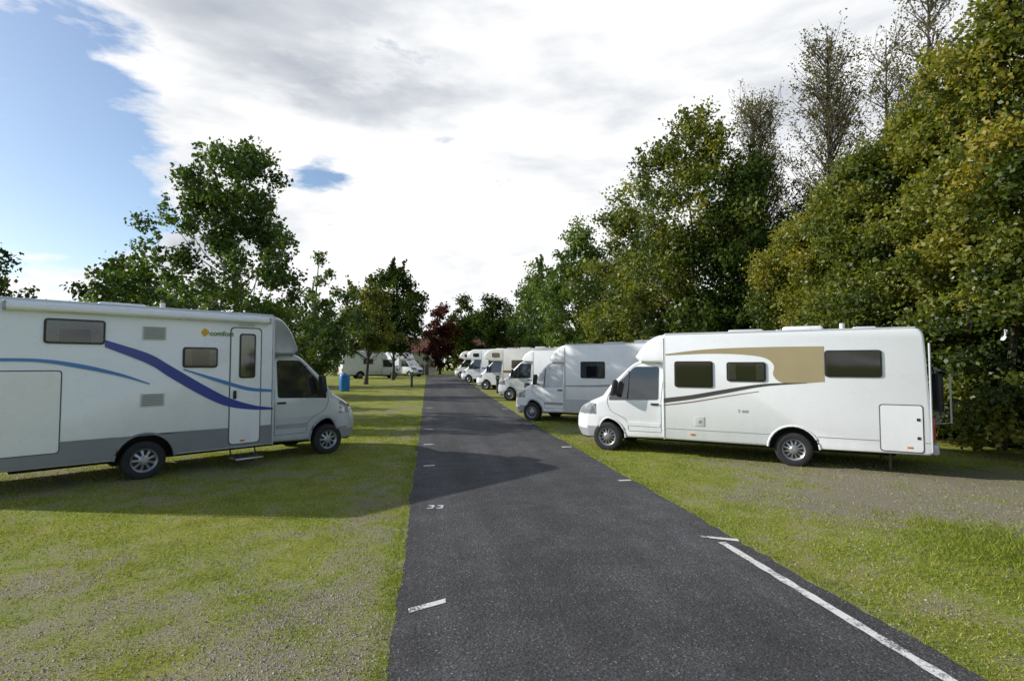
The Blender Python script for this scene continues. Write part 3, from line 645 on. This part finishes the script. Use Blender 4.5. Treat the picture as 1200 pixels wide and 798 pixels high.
at=me.attributes.new('tint','FLOAT','POINT'); at.data.foreach_set('value',np.repeat(np.clip(rng.normal(size=N)*.22+.55-.2*np.minimum(lu,1.2),0,1),3).astype(np.float32)); me.materials.append(LM['grass']); add_obj('grass',me)
N=34000; th=rng.uniform(-.66,.96,N); rad=2.9+rng.uniform(0,1,N)**1.2*9; x=np.sin(th)*rad;y=np.cos(th)*rad
bare=np.exp(-(((x-7.5)/3.5)**2+((y-7.6)/2.2)**2))*1.6+np.exp(-(((x+1.0)/.9)**2+((y-3.8)/2.4)**2))*1.4
keep=((x<-.2)|(x>3.46))&(rng.normal(size=N)*.6-.25+bare+.4*np.sin(x*3)*np.sin(y*2.7)>0); x=x[keep];y=y[keep];N=len(x)
s=rng.uniform(.004,.014,N); O=np.array([(1,0,0),(0,1,0),(-1,0,0),(0,-1,0),(0,0,.7)]); V=(O[None]*s[:,None,None]*rng.uniform(.6,1.3,(N,5,1)))
V[:,:,0]+=x[:,None];V[:,:,1]+=y[:,None];V[:,:,2]+=.001
F=(np.array([(0,1,4),(1,2,4),(2,3,4),(3,0,4)])[None]+np.arange(N)[:,None,None]*5).reshape(-1,3)
me=bpy.data.meshes.new('gravel'); me.from_pydata(V.reshape(-1,3).tolist(),[],F.tolist()); me.materials.append(M['stone']); add_obj('gravel',me)
N=420; x=rng.uniform(-7,11,N);y=rng.uniform(3,16,N); k=(x<-.3)|(x>3.4); x=x[k];y=y[k];N=len(x); C=np.stack([x,y,np.full(N,.022)],1); S=rng.uniform(.025,.05,N)
quads('fallen_leaves',C,S,rng.uniform(0,1,N),M['fallen'],bias=5)

# ---------------------------------------------------------------- small things
def bollard(x,y):
    r=empty('power_hookup_post',(x,y,zg(y))); rbox('post',(0,0,.45),(.16,.16,.9),.02,M['dgrey'],r); rbox('socket_box',(0,0,.95),(.24,.2,.3),.04,M['black'],r); rbox('socket_flap',(0,-.105,.95),(.14,.02,.14),.01,M['mgrey'],r)
bollard(4.4,23.5); bollard(4.3,33); bollard(-1.2,40)
r=empty('waste_bin',(-5.4,36,zg(36))); lathe('drum',[(.0,0),(.3,0),(.32,.02),(.33,.5),(.35,1.0),(.3,1.08),(0,1.12)],20,M['binblue'],r,(0,0,0)).rotation_euler=(R(90),0,0)
rbox('lid_handle',(0,0,1.14),(.2,.05,.05),.02,M['black'],r)
def house(name,x,y,w,d,h,rh,wall,rz=0):
    r=empty(name,(x,y,.5),rz); rbox('walls',(0,0,h/2),(w,d,h),0,wall,r)
    V=[(-w/2-.3,-d/2-.3,h),(w/2+.3,-d/2-.3,h),(w/2+.3,d/2+.3,h),(-w/2-.3,d/2+.3,h),(-w/2-.3,0,h+rh),(w/2+.3,0,h+rh)]
    mesh('roof',V,[(0,1,5,4),(2,3,4,5),(0,4,3),(1,2,5),(0,3,2,1)],M['tile'],r,smooth=False)
    for k in range(4):
        xx=-w/2+w*(k+.5)/4
        if k==2: rbox('door',(xx,-d/2-.02,1.05),(.95,.08,2.1),.01,M['wood'],r)
        else:
            rbox('window_frame',(xx,-d/2-.01,1.6),(1.2,.1,1.3),.01,M['plaster'],r); rbox('window',(xx,-d/2-.05,1.6),(1.0,.06,1.1),0,M['glass'],r)
    rbox('chimney',(w*.3,0,h+rh),(.6,.6,1.2),0,M['brick'],r)
house('white_house',-3.2,92,9,7,3.4,2.6,M['plaster']); house('brick_house',12,98,12,8,3.6,3,M['brick'],.2)
r=empty('wooden_fence',(0,73.5,.55)); 
for k in range(14): rbox('board',(-8+k*.6,0,.7),(.5,.04,1.4),0,M['wood'],r)

# ---------------------------------------------------------------- light, sky, camera
el=R(27); sv=Vector((-.965*math.cos(el),.262*math.cos(el),math.sin(el)))
ld=bpy.data.lights.new('sun','SUN'); ld.energy=5.0; ld.angle=R(.5); ld.color=(1,.965,.90)
so=bpy.data.objects.new('sun',ld); col.objects.link(so); so.rotation_euler=(-sv).to_track_quat('-Z','Y').to_euler(); so.location=(-20,5,20)
w=bpy.data.worlds.new('World'); sc.world=w; w.use_nodes=True; t=NT(w.node_tree); bg=t.N['Background']
sky=t.n('ShaderNodeTexSky'); sky.sky_type='NISHITA'; sky.sun_disc=False; sky.sun_elevation=el; sky.sun_rotation=math.atan2(sv.x,sv.y); sky.air_density=1.0; sky.dust_density=.8; sky.ozone_density=2.0
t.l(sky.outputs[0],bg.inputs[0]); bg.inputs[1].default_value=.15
tc=t.n('ShaderNodeTexCoord').outputs['Generated']; sep=t.n('ShaderNodeSeparateXYZ'); t.l(tc,sep.inputs[0])
zz=t.math('ADD',t.math('MAXIMUM',sep.outputs[2],0.0),.34)
cv=t.n('ShaderNodeCombineXYZ'); t.l(t.math('DIVIDE',sep.outputs[0],zz),cv.inputs[0]); t.l(t.math('DIVIDE',sep.outputs[1],zz),cv.inputs[1]); t.l(t.math('MULTIPLY',sep.outputs[2],3.5),cv.inputs[2])
n1=t.noise(cv.outputs[0],2.1,8,.58,.1)
def dirblob(d,r0,r1):
    v=t.n('ShaderNodeVectorMath'); v.operation='DISTANCE'; t.l(tc,v.inputs[0]); v.inputs[1].default_value=d
    return t.ramp(v.outputs['Value'],[(r0,1.),(r1,0.)])
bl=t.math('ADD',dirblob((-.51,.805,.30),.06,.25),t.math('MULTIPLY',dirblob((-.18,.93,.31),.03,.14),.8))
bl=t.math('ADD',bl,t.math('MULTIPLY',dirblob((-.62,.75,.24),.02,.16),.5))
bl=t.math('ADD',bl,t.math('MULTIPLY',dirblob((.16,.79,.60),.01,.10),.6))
bl=t.math('ADD',bl,t.ramp(sep.outputs[2],[(.62,0.),(.80,1.)]))  # clear blue zenith added above the frame to lower the ambient light
bl=t.math('ADD',bl,t.ramp(t.math('MULTIPLY',sep.outputs[1],-1.0),[(.05,0.),(.6,.75)]))  # unseen clear sky added behind the camera, for stronger shadow contrast
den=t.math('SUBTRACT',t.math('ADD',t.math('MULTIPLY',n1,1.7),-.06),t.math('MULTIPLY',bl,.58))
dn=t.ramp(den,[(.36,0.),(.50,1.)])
mp=t.n('ShaderNodeMapping'); mp.inputs['Location'].default_value=(3.1,7.7,2); t.l(cv.outputs[0],mp.inputs[0])
n3=t.noise(mp.outputs[0],1.9,8,.55,.15)
gr=t.math('MULTIPLY',dirblob((-.2,.84,.51),.08,.36),.10)
gr=t.math('ADD',gr,t.math('MULTIPLY',dirblob((.22,.93,.28),.05,.3),.02))
brt=t.math('MULTIPLY',dirblob((.02,.95,.33),.05,.36),.09)
n3=t.math('ADD',t.math('ADD',t.math('SUBTRACT',n3,gr),brt),.045)
cc=t.ramp(n3,[(.30,(.50,.535,.60)),(.43,(.69,.725,.775)),(.51,(.90,.92,.945)),(.59,(1.08,1.08,1.09))])
thin=t.ramp(den,[(.40,1.),(.62,0.)]); cc=t.mix(t.math('MULTIPLY',thin,.75),cc,(1.06,1.06,1.07))
bg2=t.n('ShaderNodeBackground'); t.l(cc,bg2.inputs[0]); bg2.inputs[1].default_value=1.0
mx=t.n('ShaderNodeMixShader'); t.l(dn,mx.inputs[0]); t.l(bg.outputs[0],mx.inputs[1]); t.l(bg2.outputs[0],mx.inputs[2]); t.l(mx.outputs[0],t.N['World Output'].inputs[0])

cd=bpy.data.cameras.new('camera'); cd.sensor_width=36; cd.lens=18.6; cd.clip_start=.1; cd.clip_end=3000
co=bpy.data.objects.new('camera',cd); col.objects.link(co); co.location=(0,0,2.0); co.rotation_euler=(R(90+2.59),0,R(-8.98)); sc.camera=co
